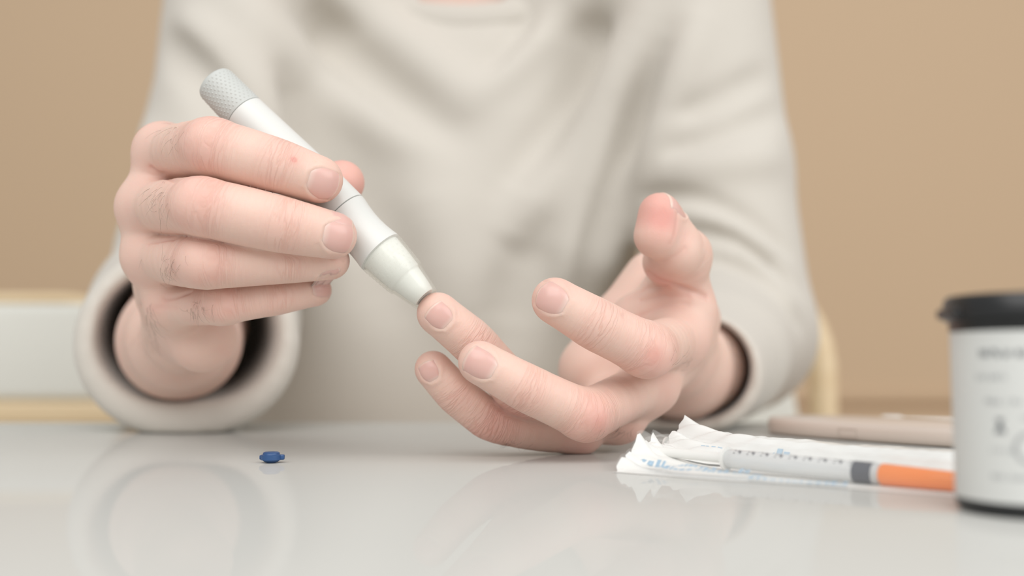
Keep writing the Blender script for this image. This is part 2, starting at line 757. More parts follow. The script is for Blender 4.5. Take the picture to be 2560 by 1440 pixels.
# creases of the skin (lines on the surface, depth and half width in mm) and red spots
CREASES = {0: [([(378, 420), (405, 436), (440, 452)], 0.9, 1.0), ([(372, 606), (400, 602), (440, 597)], 0.6, 0.9),
               ([(410, 748), (440, 742), (475, 730)], 0.8, 0.9), ([(350, 765), (395, 770), (440, 768)], 0.35, 0.8)],
           1: [([(1622, 684), (1665, 706), (1710, 722), (1766, 742)], 1.3, 1.3), ([(1575, 742), (1615, 722), (1665, 716)], 0.7, 1.2),
               ([(1560, 790), (1600, 752), (1660, 738), (1720, 740)], 0.5, 1.0), ([(1600, 790), (1650, 768), (1720, 762)], 0.35, 0.9),
               ([(1660, 652), (1690, 640), (1712, 622)], 0.25, 1.0), ([(1676, 610), (1690, 575), (1694, 535)], 0.25, 0.8)]}
SPOTS = {0: [((735, 399), 0.75, 2.2), ((735, 399), 3.0, 0.35)], 1: [((1652, 565), 7.0, 0.8), ((1640, 890), 4.0, 0.5), ((1500, 1055), 4.0, 0.5), ((1650, 700), 8.0, 0.5)]}


def apply_marks(hi_, H, V, N, att):
    red = att[3]
    for line, dep, wid in CREASES[hi_]:
        q = [x for x in trace_many(H, [a for a, b in line], [b for a, b in line]) if x is not None]
        best = np.full(len(V), 1e9)
        for a, b in zip(q[:-1], q[1:]):
            ba = b - a
            t = np.clip((V - a) @ ba / (ba @ ba), 0, 1)
            best = np.minimum(best, np.linalg.norm(V - a - t[:, None] * ba, axis=1))
        g = np.exp(-(best / wid) ** 2)
        V -= N * (dep * g)[:, None]
        red += 0.22 * np.exp(-(best / (wid * 2.2)) ** 2)
    for px, sg, amt in SPOTS[hi_]:
        c = trace(H, *px)
        if c is not None:
            red += amt * np.exp(-((V - c) ** 2).sum(1) / sg ** 2)


SKIN_V, SKIN_Q, SKIN_A = [], [], []
off = 0
for hi_, (H, V, Q) in enumerate(HANDS):
    N = vert_normals(V, Q)
    att = skin_attributes(H, V, N)
    for k, s in NAILS:
        if k == hi_:
            carve_nail(V, N, s)
    sm = relax(np.stack(att[:3], 1), Q, 10, 0.5)
    att = (sm[:, 0], sm[:, 1], sm[:, 2], att[3], att[4])
    apply_marks(hi_, H, V, N, att)
    V[:, 2] = np.maximum(V[:, 2], 0.12)      # flesh resting on the table lies flat
    SKIN_V.append(V)
    SKIN_Q.append(Q + off)
    SKIN_A.append(np.stack(att, 1))
    off += len(V)
# ------------------------------------------------------------------ torso, arms and the sweatshirt over them
TZ = np.array([-281, -100, 0, 100, 150, 215, 275, 320, 350, 385], float)
TA = np.array([160, 150, 156, 154, 160, 172, 190, 165, 110, 55], float)
TB = np.array([125, 120, 115, 113, 115, 116, 110, 95, 75, 50], float)
TF = np.array([715, 712, 706, 700, 702, 712, 728, 745, 765, 790], float)
TCX = -46.0
TCZ = np.array([-66, -66, -66, -56, -50, -47, -46, -46, -46, -46], float)


def d_torso(p, grow=0.0):
    z = p[..., 2]
    a = np.interp(z, TZ, TA) + grow
    b = np.interp(z, TZ, TB) + grow
    yc = np.interp(z, TZ, TF + TB)
    qx, qy = (p[..., 0] - np.interp(z, TZ, TCZ)), (p[..., 1] - yc)
    k0 = np.sqrt((qx / a) ** 2 + (qy / b) ** 2) + 1e-6
    k1 = np.sqrt((qx / a ** 2) ** 2 + (qy / b ** 2) ** 2) + 1e-9
    d = k0 * (k0 - 1) / k1
    dz = np.maximum(TZ[0] - z, z - (TZ[-1] + grow))
    return np.maximum(d, dz)


def sleeve(pts):
    out = []
    for (a, b) in zip(pts[:-1], pts[1:]):
        for o in (-1, 1):
            pa, pb = P(*a[:3]), P(*b[:3])
            pa[0] += o * a[4]
            pb[0] += o * b[4]
            out.append((pa, pb, a[3], b[3]))
    return out


# px, py, depth, radius mm, half spread mm (round at the shoulder, oval at the cuff)
ARM_A = [(606, -10, 832, 54, 0), (572, 330, 800, 53, 2), (512, 640, 752, 52, 5), (488, 798, 640, 51, 8), (472, 849, 545, 44.5, 8), (470, 852, 520, 43.5, 9)]
ARM_B = [(1722, -30, 832, 57, 0), (1775, 420, 800, 55, 2), (1832, 830, 752, 52, 3), (1772, 890, 640, 36, 8), (1697, 930, 545, 27.5, 12), (1690, 931, 520, 28, 13)]
SLEEVE_A, SLEEVE_B = sleeve(ARM_A), sleeve(ARM_B)
YOKE = [(P(1636, 90, 814), P(1452, 620, 806), 33.0, 32.0), (P(648, 100, 814), P(840, 620, 806), 33.0, 32.0),
        (P(606, -10, 840), P(1150, -110, 880), 50.0, 55.0), (P(1150, -110, 880), P(1722, -30, 840), 55.0, 52.0)]
RIM_A, RIM_B = P(470, 852, 530), P(1690, 930, 534)
RN_A = np.array([0.10, -0.95, 0.24])
RN_B = np.array([-0.22, -0.95, 0.12])
RN_A /= np.linalg.norm(RN_A)
RN_B /= np.linalg.norm(RN_B)
CAV_A = [(P(468, 838, 505) + np.array([o * 12.0, 0, 0]), P(474, 822, 640) + np.array([o * 8.0, 0, 0]), 33.0, 33.0) for o in (-1, 1)]
CAV_B = [(P(1690, 928, 505) + np.array([o * 9.5, 0, 0]), P(1722, 917, 578) + np.array([o * 8.0, 0, 0]), 25.6, 24.6) for o in (-1, 1)]


def sweater_base(p):
    d = d_torso(p)
    for s in YOKE:
        d = smin(d, d_cone(p, s), 22)
    for S_, rim, rn, cav in ((SLEEVE_A, RIM_A, RN_A, CAV_A), (SLEEVE_B, RIM_B, RN_B, CAV_B)):
        e = None
        for s in S_:
            q = d_cone(p, s)
            e = q if e is None else smin(e, q, 12)
        e = smax(e, (p - rim) @ rn, 9)
        c = None
        for s in cav:
            q = d_cone(p, s)
            c = q if c is None else smin(c, q, 8)
        e = smax(e, -c, 6)
        d = smin(d, e, 10)
    return d


# ridges (+) and valleys (-) of the cloth, found on the surface and kept as lines in space
FOLDS = [
    ([(800, -60), (930, 40), (1050, 140), (1150, 225), (1210, 262)], 9, 15),
    ([(1480, -60), (1390, 40), (1290, 140), (1200, 225), (1130, 270)], 9, 15),
    ([(1360, 20), (1280, 120), (1210, 195), (1180, 215)], -8, 11),
    ([(560, -60), (660, 70), (790, 200), (950, 310), (1120, 400)], 9, 18),
    ([(700, -60), (830, 110), (960, 235), (1090, 320), (1180, 370)], -8, 16),
    ([(690, 150), (720, 300), (790, 430), (900, 560)], -8, 15),
    ([(600, 60), (660, 220), (720, 390), (800, 540)], 8, 14),
    ([(1640, -60), (1560, 150), (1450, 340), (1320, 520), (1230, 680)], 9, 18),
    ([(1540, 20), (1450, 220), (1340, 400), (1240, 530)], -7, 16),
    ([(1680, 60), (1600, 280), (1520, 480), (1460, 680), (1430, 800)], -8, 13),
    ([(1760, 0), (1700, 180), (1640, 340), (1590, 480), (1555, 640)], 9, 13),
    ([(1560, 260), (1490, 470), (1420, 660), (1370, 850)], 5, 15),
    ([(440, 40), (540, 110), (640, 240), (700, 380)], 7, 13),
    ([(390, 80), (490, 160), (570, 260), (620, 350)], -8, 12),
    ([(1060, 420), (1130, 620), (1180, 860)], 5, 26),
    ([(880, 420), (950, 600), (1000, 800)], -5, 24),
    ([(1330, 540), (1290, 700), (1270, 880)], -5, 22),
    ([(1600, 488), (1740, 494), (1860, 540), (1990, 650)], -6, 6),
    ([(1620, 528), (1750, 535), (1870, 590), (2000, 700)], 5, 8),
    ([(1680, 575), (1800, 586), (1900, 640), (2000, 750)], -6, 6),
    ([(1710, 610), (1820, 625), (1915, 680), (2005, 780)], 5, 8),
    ([(1770, 645), (1860, 672), (1940, 730), (2010, 830)], -5, 6),
    ([(1640, 305), (1780, 255), (1930, 180)], -4, 9),
    ([(1630, 390), (1780, 345), (1950, 280)], -4, 9),
    ([(1620, 440), (1780, 415), (1960, 390)], 4, 12),
    ([(360, 310), (380, 420), (330, 540)], 4, 12),
]
FOLD3 = []
for line, amp, sg in FOLDS:
    ln_ = chaikin([(x, y, 0) for x, y in line], 2)[:, :2]
    dense = [ln_[0]]
    for a, b in zip(ln_[:-1], ln_[1:]):
        m = max(1, int(np.linalg.norm(b - a) / 30))
        dense += [a + (b - a) * (i + 1) / m for i in range(m)]
    q = trace_many(sweater_base, [x for x, y in dense], [y for x, y in dense], 400, 1500)
    q = [x for x in q if x is not None]
    if len(q) > 1:
        FOLD3.append((q, amp, sg))
COLLAR_FRONT = trace(sweater_base, 1150, 38, 400, 1500)
NECK_AX = np.array([0, -0.32, 0.95])
NECK_AX /= np.linalg.norm(NECK_AX)
COLLAR_C = COLLAR_FRONT + np.array([0, 66, 28])

G = Grid((-330, 470, -287), (330, 1010, 400), 3.0)
full = (slice(None),) * 3
SW = np.empty(tuple(G.n), np.float32)
for i in range(0, G.n[0], 24):
    sl = (slice(i, min(i + 24, G.n[0])), slice(None), slice(None))
    SW[sl] = d_torso(G.pts(sl))
for s in YOKE:
    G.cone(SW, s, 22, 40)
for S_, rim, rn, cav in ((SLEEVE_A, RIM_A, RN_A, CAV_A), (SLEEVE_B, RIM_B, RN_B, CAV_B)):
    E = G.full(80)
    for s in S_:
        G.cone(E, s, 12, 24)
    C = G.full(80)
    for s in cav:
        G.cone(C, s, 8, 14)
    for i in range(0, G.n[0], 40):
        sl = (slice(i, min(i + 40, G.n[0])), slice(None), slice(None))
        E[sl] = smax(E[sl], ((G.pts(sl) - rim.astype(np.float32)) @ rn.astype(np.float32)), 9)
    E = smax(E, -C, 6)
    SW = smin(SW, E, 10)
for q, amp, sg in FOLD3:
    a = np.array(q)
    m = sg * 2.6
    sl = G.sl(a.min(0) - m, a.max(0) + m)
    pts = G.pts(sl)
    dd = None
    tot = sum(np.linalg.norm(y - x) for x, y in zip(q[:-1], q[1:]))
    acc = 0.0
    for x, y in zip(q[:-1], q[1:]):
        ba = (y - x).astype(np.float32)
        pa = pts - x.astype(np.float32)
        ln = float(np.linalg.norm(ba))
        t = np.clip((pa @ ba) / (ln * ln), 0, 1)
        dist = np.linalg.norm(pa - t[..., None] * ba, axis=-1)
        s_ = (acc + t * ln) / tot
        fade = np.sin(np.clip(np.minimum(s_, 1 - s_) / 0.35, 0, 1) * 1.5708) ** 1.3
        v = fade * np.exp(-(dist / sg) ** 2)
        dd = v if dd is None else np.maximum(dd, v)
        acc += ln
    SW[sl] -= 1.9 * amp * dd
NC = G.full(80)
G.cone(NC, (COLLAR_C - NECK_AX * 30, COLLAR_C + NECK_AX * 130, 64.0, 74.0), 1.0, 10)
SW = smax(SW, -NC, 4)
sw_v, sw_q = surface_nets(SW, G.lo, 3.0)
sw_v = relax(sw_v, sw_q, 3, 0.5)
on_table = sw_v[:, 1] < 580
sw_v[on_table, 2] = np.maximum(sw_v[on_table, 2], 0.25)      # cloth resting on the table

# body under the cloth: one coarse surface that the fine hands grow out of
GB = Grid((-300, 480, -292), (300, 990, 420), 6.0)
BD = d_torso(GB.pts(full), -16).astype(np.float32)
NECK = [(COLLAR_C - NECK_AX * 70 + np.array([0, 10, 0]), COLLAR_C + NECK_AX * 115 + np.array([0, 10, 0]), 60.0, 54.0)]
for s in NECK + [(a, b, r - 14, q - 14) for a, b, r, q in YOKE[2:]]:
    GB.cone(BD, s, 25, 40)
for A_, wr in ((ARM_A, P(450, 846, 560)), (ARM_B, P(1728, 915, 560))):
    pp = [P(*x[:3]) for x in A_[:3]] + [wr]
    for a, b, r, q in zip(pp[:-1], pp[1:], (42, 40, 37), (40, 37, 27)):
        GB.cone(BD, (a, b, r, q), 15, 30)
bd_v, bd_q = surface_nets(BD, GB.lo, 6.0)
bd_v = relax(bd_v, bd_q, 2, 0.5)
SKIN_V.append(bd_v)
SKIN_Q.append(bd_q + off)
SKIN_A.append(np.zeros((len(bd_v), 5)))
off += len(bd_v)

# head, bowed towards the hands
HC = COLLAR_C + NECK_AX * 182 + np.array([0, -6, 0])
hp = math.radians(24)


def hd(x, y, z):             # face looks along -y, bowed by hp
    return HC + np.array([x, y * math.cos(hp) - z * math.sin(hp), y * math.sin(hp) + z * math.cos(hp)])


def blob(grid, A, a, b, ra, rb, k):
    grid.cone(A, (hd(*a), hd(*b), ra, rb), k, 14)


GH = Grid(HC - np.array([110, 150, 170]), HC + np.array([110, 130, 130]), 2.5)
HD = GH.full(60)
blob(GH, HD, (0, 14, 22), (0, 4, 24), 76, 74, 10)
blob(GH, HD, (0, -22, 4), (0, -50, -76), 60, 27, 14)
for sx in (-1, 1):
    blob(GH, HD, (sx * 50, 0, -34), (sx * 12, -56, -80), 21, 20, 12)
    blob(GH, HD, (sx * 14, -76, 16), (sx * 40, -64, 14), 10, 9, 8)
    blob(GH, HD, (sx * 42, -52, -18), (sx * 34, -60, -26), 18, 16, 12)
    blob(GH, HD, (sx * 78, 8, 16), (sx * 76, 2, -16), 7, 6, 4)
    blob(GH, HD, (sx * 9, -92, -30), (sx * 6, -92, -30), 6, 6, 4)
blob(GH, HD, (0, -80, 6), (0, -100, -26), 7, 9, 5)
blob(GH, HD, (-17, -78, -52), (17, -78, -52), 6, 6, 5)
blob(GH, HD, (-14, -77, -62), (14, -77, -62), 6.5, 6.5, 3)
for sx in (-1, 1):
    CUT = GH.full(60)
    blob(GH, CUT, (sx * 30, -92, -1), (sx * 31, -90, -1), 12, 12, 1)
    HD = smax(HD, -CUT, 6)
    blob(GH, HD, (sx * 30, -68, -2), (sx * 30.5, -68, -2), 11.5, 11.5, 0.6)
GH.cone(HD, (COLLAR_C + NECK_AX * 40 + np.array([0, 10, 0]), HC + np.array([0, 16, -20]), 55, 50), 16, 30)
hd_v, hd_q = surface_nets(HD, GH.lo, 2.5)
hd_v = relax(hd_v, hd_q, 2, 0.4)
SKIN_V.append(hd_v)
SKIN_Q.append(hd_q + off)
SKIN_A.append(np.zeros((len(hd_v), 5)))
# short hair: a cap over the skull, open at the face and above the ears
HR = GH.full(60)
blob(GH, HR, (0, 16, 28), (0, 4, 32), 81, 78, 10)
blob(GH, HR, (0, 48, -20), (0, 40, 0), 50, 60, 10)
pts = GH.pts((slice(None),) * 3) - HC.astype(np.float32)
ly = pts[..., 1] * math.cos(hp) + pts[..., 2] * math.sin(hp)
lz = -pts[..., 1] * math.sin(hp) + pts[..., 2] * math.cos(hp)
HR = smax(HR, ((-ly - 26) * 0.8 + (34 - lz) * 0.6).astype(np.float32), 6)
HR = smax(HR, (-60 - lz).astype(np.float32), 6)
hr_v, hr_q = surface_nets(HR, GH.lo, 2.5)
hr_v = relax(hr_v, hr_q, 2, 0.4)

# ------------------------------------------------------------------ skin, nail, hair and cloth materials
skin = mat('skin', (0.72, 0.46, 0.38), 0.5, Subsurface_Weight=0.22, Subsurface_Scale=0.004)
skin.node_tree.nodes['Principled BSDF'].inputs['Subsurface Radius'].default_value = (1.0, 0.36, 0.2)
skin.node_tree.nodes['Principled BSDF'].inputs['Specular IOR Level'].default_value = 0.38


def build_skin():
    nt = skin.node_tree
    b = nt.nodes['Principled BSDF']
    nn, lk = nt.nodes.new, nt.links.new

    def attr(n):
        a = nn('ShaderNodeAttribute')
        a.attribute_name = n
        return a.outputs['Fac']

    def math_(op, x, y=None, clamp=False):
        m = nn('ShaderNodeMath')
        m.operation = op
        m.use_clamp = clamp
        for i, v in enumerate((x, y)):
            if v is None:
                continue
            if isinstance(v, (int, float)):
                m.inputs[i].default_value = v
            else:
                lk(v, m.inputs[i])
        return m.outputs[0]
    tc = nn('ShaderNodeTexCoord').outputs['Object']

    def noise(scale, detail=3, vec=None):
        n = nn('ShaderNodeTexNoise')
        n.inputs['Scale'].default_value = scale
        n.inputs['Detail'].default_value = detail
        lk(vec if vec is not None else tc, n.inputs['Vector'])
        return n.outputs['Fac']
    # wrinkles run across the fingers
    wv = nn('ShaderNodeCombineXYZ')
    lk(math_('MULTIPLY', attr('along'), 0.85), wv.inputs[0])
    lk(math_('MULTIPLY', attr('across'), 0.10), wv.inputs[1])
    lk(math_('MULTIPLY', attr('finger'), 7.3), wv.inputs[2])
    wr = noise(1.0, 2.5, wv.outputs[0])
    ridge = math_('ABSOLUTE', math_('SUBTRACT', wr, 0.5))
    ridge = math_('MULTIPLY', math_('MINIMUM', ridge, 0.10), 10.0)
    wrk = math_('MULTIPLY', ridge, attr('wrinkle'))
    vor = nn('ShaderNodeTexVoronoi')
    vor.inputs['Scale'].default_value = 1250
    lk(tc, vor.inputs['Vector'])
    h = math_('ADD', wrk, math_('MULTIPLY', vor.outputs['Distance'], 0.10))
    h = math_('ADD', h, math_('MULTIPLY', noise(320, 3), 0.25))
    bp = nn('ShaderNodeBump')
    bp.inputs['Strength'].default_value = 0.42
    bp.inputs['Distance'].default_value = 0.0006
    lk(h, bp.inputs['Height'])
    lk(bp.outputs['Normal'], b.inputs['Normal'])
    # colour: pale skin, pinker at knuckles and fingertips, mottled
    m1 = nn('ShaderNodeMix')
    m1.data_type = 'RGBA'
    m1.inputs[6].default_value = (0.765, 0.545, 0.460, 1)
    m1.inputs[7].default_value = (0.710, 0.350, 0.300, 1)
    mot = math_('MULTIPLY', math_('SUBTRACT', noise(75, 4), 0.42), 1.3, True)
    fac = math_('ADD', math_('MULTIPLY', attr('red'), 0.85), math_('MULTIPLY', mot, 0.45), True)
    lk(fac, m1.inputs[0])
    m2 = nn('ShaderNodeMix')
    m2.data_type = 'RGBA'
    m2.inputs[7].default_value = (0.60, 0.26, 0.19, 1)
    crease = math_('SUBTRACT', 1.0, ridge, True)
    lk(math_('MULTIPLY', math_('MULTIPLY', crease, attr('wrinkle')), 0.30, True), m2.inputs[0])
    lk(m1.outputs[2], m2.inputs[6])
    lk(m2.outputs[2], b.inputs['Base Color'])


build_skin()
nail_m = mat('nail', (0.70, 0.44, 0.39), 0.28, Subsurface_Weight=0.15, Subsurface_Scale=0.002)


def build_nail():
    nt = nail_m.node_tree
    b = nt.nodes['Principled BSDF']
    a = nt.nodes.new('ShaderNodeAttribute')
    a.attribute_name = 'tip'
    r = nt.nodes.new('ShaderNodeValToRGB')
    e = r.color_ramp.elements
    e[0].position, e[0].color = 0.0, (0.78, 0.60, 0.53, 1)
    e[1].position, e[1].color = 0.22, (0.70, 0.44, 0.39, 1)
    x = e.new(0.9)
    x.color = (0.70, 0.43, 0.38, 1)
    x = e.new(0.97)
    x.color = (0.76, 0.56, 0.48, 1)
    nt.links.new(a.outputs['Fac'], r.inputs['Fac'])
    nt.links.new(r.outputs['Color'], b.inputs['Base Color'])


build_nail()
hair_m = mat('hair', (0.09, 0.055, 0.035), 0.5)
cloth = mat('sweatshirt_cloth', (0.580, 0.545, 0.490), 0.9, Sheen_Weight=0.25)
add_noise_bump(cloth, 900, 0.25, 0.0006, 2)

# ------------------------------------------------------------------ the person
p_v = np.concatenate(SKIN_V)
p_q = np.concatenate(SKIN_Q)
p_a = np.concatenate(SKIN_A)
person = mesh_obj('person', p_v, None, skin, origin=(TCX, 830, -290), quads=p_q)
tag(person, 'person in a cream sweatshirt pricking a fingertip with a white pen', 'person')
for k, n in enumerate(('along', 'across', 'wrinkle', 'red', 'finger')):
    at = person.data.attributes.new(n, 'FLOAT', 'POINT')
    at.data.foreach_set('value', p_a[:, k].astype(np.float32))
sweater = mesh_obj('sweatshirt', sw_v, None, cloth, parent=person, quads=sw_q)
sweater['label'] = 'cream cotton sweatshirt with wide loose cuffs'

head_hair = mat('head_hair', (0.07, 0.042, 0.026), 0.55)
add_noise_bump(head_hair, 300, 0.5, 0.002)
mesh_obj('hair', hr_v, None, head_hair, parent=person, quads=hr_q)

# collar: a ribbed band round the neck opening
cv, cf = [], []
nr, ns = 120, 14
for i in range(nr):
    g = 2 * math.pi * i / nr
    rad = np.array([math.sin(g), -math.cos(g), 0])
    base = COLLAR_FRONT + np.array([94 * math.sin(g), (1 - math.cos(g)) * 62, (64 * (1 - math.cos(g)) if math.cos(g) > 0 else 64 - 12 * math.cos(g)) - 1])
    up = NECK_AX * 0.9 - rad * 0.35
    up /= np.linalg.norm(up)
    rib = 1.0 + 0.10 * (i % 2)
    for j in range(ns):
        h_ = 2 * math.pi * j / ns
        cv.append(base + up * 10.5 * math.sin(h_) + rad * 4.2 * rib * math.cos(h_))
for i in range(nr):
    for j in range(ns):
        k, l = (i + 1) % nr, (j + 1) % ns
        cf.append((i * ns + j, i * ns + l, k * ns + l, k * ns + j))
mesh_obj('collar', np.array(cv), cf, cloth, parent=sweater)

for k, s in NAILS:
    v, f, tp = nail_mesh(s)
    o = mesh_obj('fingernail', v, f, nail_m, parent=person)
    at = o.data.attributes.new('tip', 'FLOAT', 'POINT')
    at.data.foreach_set('value', tp.astype(np.float32))

# fine dark hairs on the backs of the fingers and the wrists
hv, hf = [], []


def hair_at(c, n, lean, length):
    t = np.array([lean[0], -0.1, -lean[1]], float)
    t += rng.normal(0, 0.35, 3)
    t -= n * (t @ n)
    t /= np.linalg.norm(t)
    curl = np.cross(n, t) * rng.normal(0, 0.5)
    pts = []
    p = c - n * 0.2
    d = n * 0.45 + t
    for i in range(6):
        pts.append(p.copy())
        p = p + d / np.linalg.norm(d) * length / 5
        d = d - n * 0.18 + curl * 0.6
    v, f = sweep(pts, np.linspace(0.028, 0.010, 6), 4)
    o = len(hv)
    hv.extend(v)
    hf.extend([tuple(i + o for i in q) for q in f])


for (H, cx, cy, sx, sy, n, lean, ln) in (
        (RH, 432, 325, 22, 26, 17, (0.1, 0.8), 7.0), (RH, 398, 490, 24, 26, 22, (-0.2, 0.8), 7.0),
        (RH, 422, 668, 26, 24, 22, (0.2, 0.6), 7.0), (RH, 492, 772, 22, 20, 24, (0.2, 0.5), 6.0),
        (RH, 372, 815, 16, 50, 46, (0.3, 0.7), 8.0),
        (LH, 1556, 1074, 30, 8, 22, (-0.6, 0.35), 5.0), (LH, 1700, 900, 20, 22, 14, (0.3, -0.6), 5.0),
        (LH, 1270, 1112, 26, 6, 16, (-0.6, 0.5), 5.0)):
    roots = [c for c in trace_many(H, cx + rng.normal(0, sx * 0.75, n), cy + rng.normal(0, sy * 0.75, n), step=1.0) if c is not None]
    for c, nrm in zip(roots, H.grad(np.array(roots))):
        hair_at(c, nrm, lean, ln * rng.uniform(0.6, 1.2))
ho = mesh_obj('hand_hair', np.array(hv), hf, hair_m, parent=person)
tag(ho, 'fine dark hairs on fingers and wrists', kind='stuff')
# ------------------------------------------------------------------ the room
wall_m = mat('wall_paint', (0.655, 0.492, 0.332), 0.85)
add_noise_bump(wall_m, 60, 0.05, 0.002, 4)
w = mesh_obj('wall_back', *box_geo((-6000, 2150, -740), (6000, 2250, 1900)), wall_m, smooth=False)
tag(w, kind='structure')
floor_m = mat('floor_wood', (0.42, 0.30, 0.19), 0.5)
add_color_noise(floor_m, (0.36, 0.25, 0.15), (0.48, 0.35, 0.23), 3.0, (1, 12, 1))
w = mesh_obj('floor', *box_geo((-6000, -2500, -790), (6000, 2150, -740)), floor_m, smooth=False)
tag(w, kind='structure')
trim_m = mat('trim_paint', (0.61, 0.445, 0.29), 0.6)
w = mesh_obj('trim_1', *box_geo((-6000, 2132, -52), (6000, 2150, -28), 4), trim_m, smooth=False)
tag(w, kind='structure')

# ------------------------------------------------------------------ table
table = empty('table', (0, 200, -740))
tag(table, 'white glossy table the hands and small items rest on', 'table')
top_m = mat('white_laminate', (0.74, 0.735, 0.70), 0.6)
nt = top_m.node_tree          # matt white under a weak, clean sheen that grows towards grazing views
dif = nt.nodes.new('ShaderNodeBsdfDiffuse')
dif.inputs['Color'].default_value = (0.60, 0.603, 0.578, 1)
glo = nt.nodes.new('ShaderNodeBsdfGlossy')
glo.inputs['Roughness'].default_value = 0.0
fre = nt.nodes.new('ShaderNodeFresnel')
fre.inputs['IOR'].default_value = 1.055
mxs = nt.nodes.new('ShaderNodeMixShader')
nt.links.new(fre.outputs[0], mxs.inputs[0])
nt.links.new(dif.outputs[0], mxs.inputs[1])
nt.links.new(glo.outputs[0], mxs.inputs[2])
nt.links.new(mxs.outputs[0], nt.nodes['Material Output'].inputs['Surface'])
nt.nodes.remove(nt.nodes['Principled BSDF'])
o = mesh_obj('table_top', *box_geo((-900, -420, -28), (900, 578, 0), 3, 3), top_m, parent=table, smooth=False)
leg_m = mat('white_metal', (0.7, 0.7, 0.69), 0.4)
for sx in (-1, 1):
    for y in (-360, 510):
        v, f = lathe([(-740, 16), (-738, 18), (-28, 24)], (sx * 820, y, 0), (0, 0, 1), 24)
        sharp(mesh_obj('leg', v, f, leg_m, parent=table))

# ------------------------------------------------------------------ chairs
wood_m = mat('pale_beech', (0.72, 0.52, 0.29), 0.45)
add_color_noise(wood_m, (0.80, 0.63, 0.40), (0.85, 0.69, 0.46), 6.0, (1, 1, 10))
pad_m = mat('white_upholstery', (0.80, 0.81, 0.76), 0.8)
add_noise_bump(pad_m, 500, 0.2, 0.0006)


def chair(name, cx, y, half, ztop, zpad, rail, label, group, rad=14.0):
    """a chair with a rounded wooden back hoop, a white back panel, a rail below it and a white seat"""
    t = empty(name, (cx, y - 200, -740))
    tag(t, label, 'chair', group)
    rc = 95.0
    path = []
    for z in np.linspace(-300, ztop - rc, 6):
        path.append((cx - half, y, z))
    for g in np.linspace(0, math.pi / 2, 9)[1:]:
        path.append((cx - half + rc * (1 - math.cos(g)), y + 14 * math.sin(g), ztop - rc + rc * math.sin(g)))
    for g in np.linspace(math.pi / 2, 0, 9):
        path.append((cx + half - rc * (1 - math.cos(g)), y + 14 * math.sin(g), ztop - rc + rc * math.sin(g)))
    for z in np.linspace(ztop - rc, -300, 6)[1:]:
        path.append((cx + half, y, z))
    v, f = sweep(path, [rad] * len(path), 14)
    mesh_obj('back_frame', np.array(v), f, wood_m, parent=t)
    v, f = box_geo((cx - half + 8, y - 12, zpad + rail), (cx + half - 8, y + 14, ztop - 6), 10, 3)
    v[:, 0] = np.where(v[:, 2] > ztop - 60, cx + (v[:, 0] - cx) * (half - 40) / half, v[:, 0])
    sharp(mesh_obj('back_panel', v, f, pad_m, parent=t), 50)
    v, f = box_geo((cx - half, y - 14, zpad), (cx + half, y + 10, zpad + rail), 3)
    sharp(mesh_obj('back_rail', v, f, wood_m, parent=t))
    v, f = box_geo((cx - half, y - 420, -310), (cx + half, y + 6, -282), 10, 3)
    sharp(mesh_obj('seat', v, f, pad_m, parent=t), 50)
    for sx in (-1, 1):
        for yy, rr in ((y - 395, 15), (y - 5, 15)):
            v, f = lathe([(-740, rr * 0.7), (-310, rr)], (cx + sx * (half - 20), yy, 0), (0, 0, 1), 16)
            sharp(mesh_obj('leg', v, f, wood_m, parent=t))
    return t


chair('dining_chair', TCX + 44, 1010, 316, 128, -190, 40, 'pale wooden chair with rounded back hoop the person sits on', None)
chair('dining_chair', -668, 1010, 300, 100, -26, 22, 'empty white upholstered chair with pale wood rail beyond the table', None, 6.0)

# ------------------------------------------------------------------ lancing pen
A0, A1 = P(537, 207, 395), P(1064, 746, 376)
PAX = (A1 - A0) / np.linalg.norm(A1 - A0)
PL = np.linalg.norm(A1 - A0)


def pt(t):           # px along the pen in the photograph -> mm
    return t / 754.0 * PL


def pr(r, t):        # half width in px at that place -> mm
    return r * (395 - 19 * t / 754.0) * S / FPX


pen = empty('lancing_pen', A0 + PAX * PL)
tag(pen, 'white lancing pen with grey dotted end and clear tip held in the hand', 'lancing pen')
pen_w = mat('white_plastic', (0.70, 0.705, 0.68), 0.38)
pen_g = mat('grey_rubber', (0.53, 0.545, 0.525), 0.55)
pen_s = mat('seam', (0.25, 0.25, 0.26), 0.6)
clear = mat('clear_plastic', (0.80, 0.80, 0.76), 0.08)
nt = clear.node_tree
trn = nt.nodes.new('ShaderNodeBsdfTransparent')
trn.inputs['Color'].default_value = (0.99, 0.99, 0.98, 1)
lw = nt.nodes.new('ShaderNodeLayerWeight')
lw.inputs['Blend'].default_value = 0.18
mr = nt.nodes.new('ShaderNodeMapRange')
mr.inputs['To Min'].default_value = 0.03
mr.inputs['To Max'].default_value = 0.45
mxs = nt.nodes.new('ShaderNodeMixShader')
nt.links.new(lw.outputs['Facing'], mr.inputs['Value'])
nt.links.new(mr.outputs[0], mxs.inputs[0])
nt.links.new(trn.outputs[0], mxs.inputs[1])
nt.links.new(nt.nodes['Principled BSDF'].outputs[0], mxs.inputs[2])
nt.links.new(mxs.outputs[0], nt.nodes['Material Output'].inputs['Surface'])
noz_m = mat('pearl_white_plastic', (0.80, 0.81, 0.78), 0.18)
UPV = np.array([0, 0, 1.0])


def prof(l):
    return [(pt(t), pr(r, t)) for t, r in l]


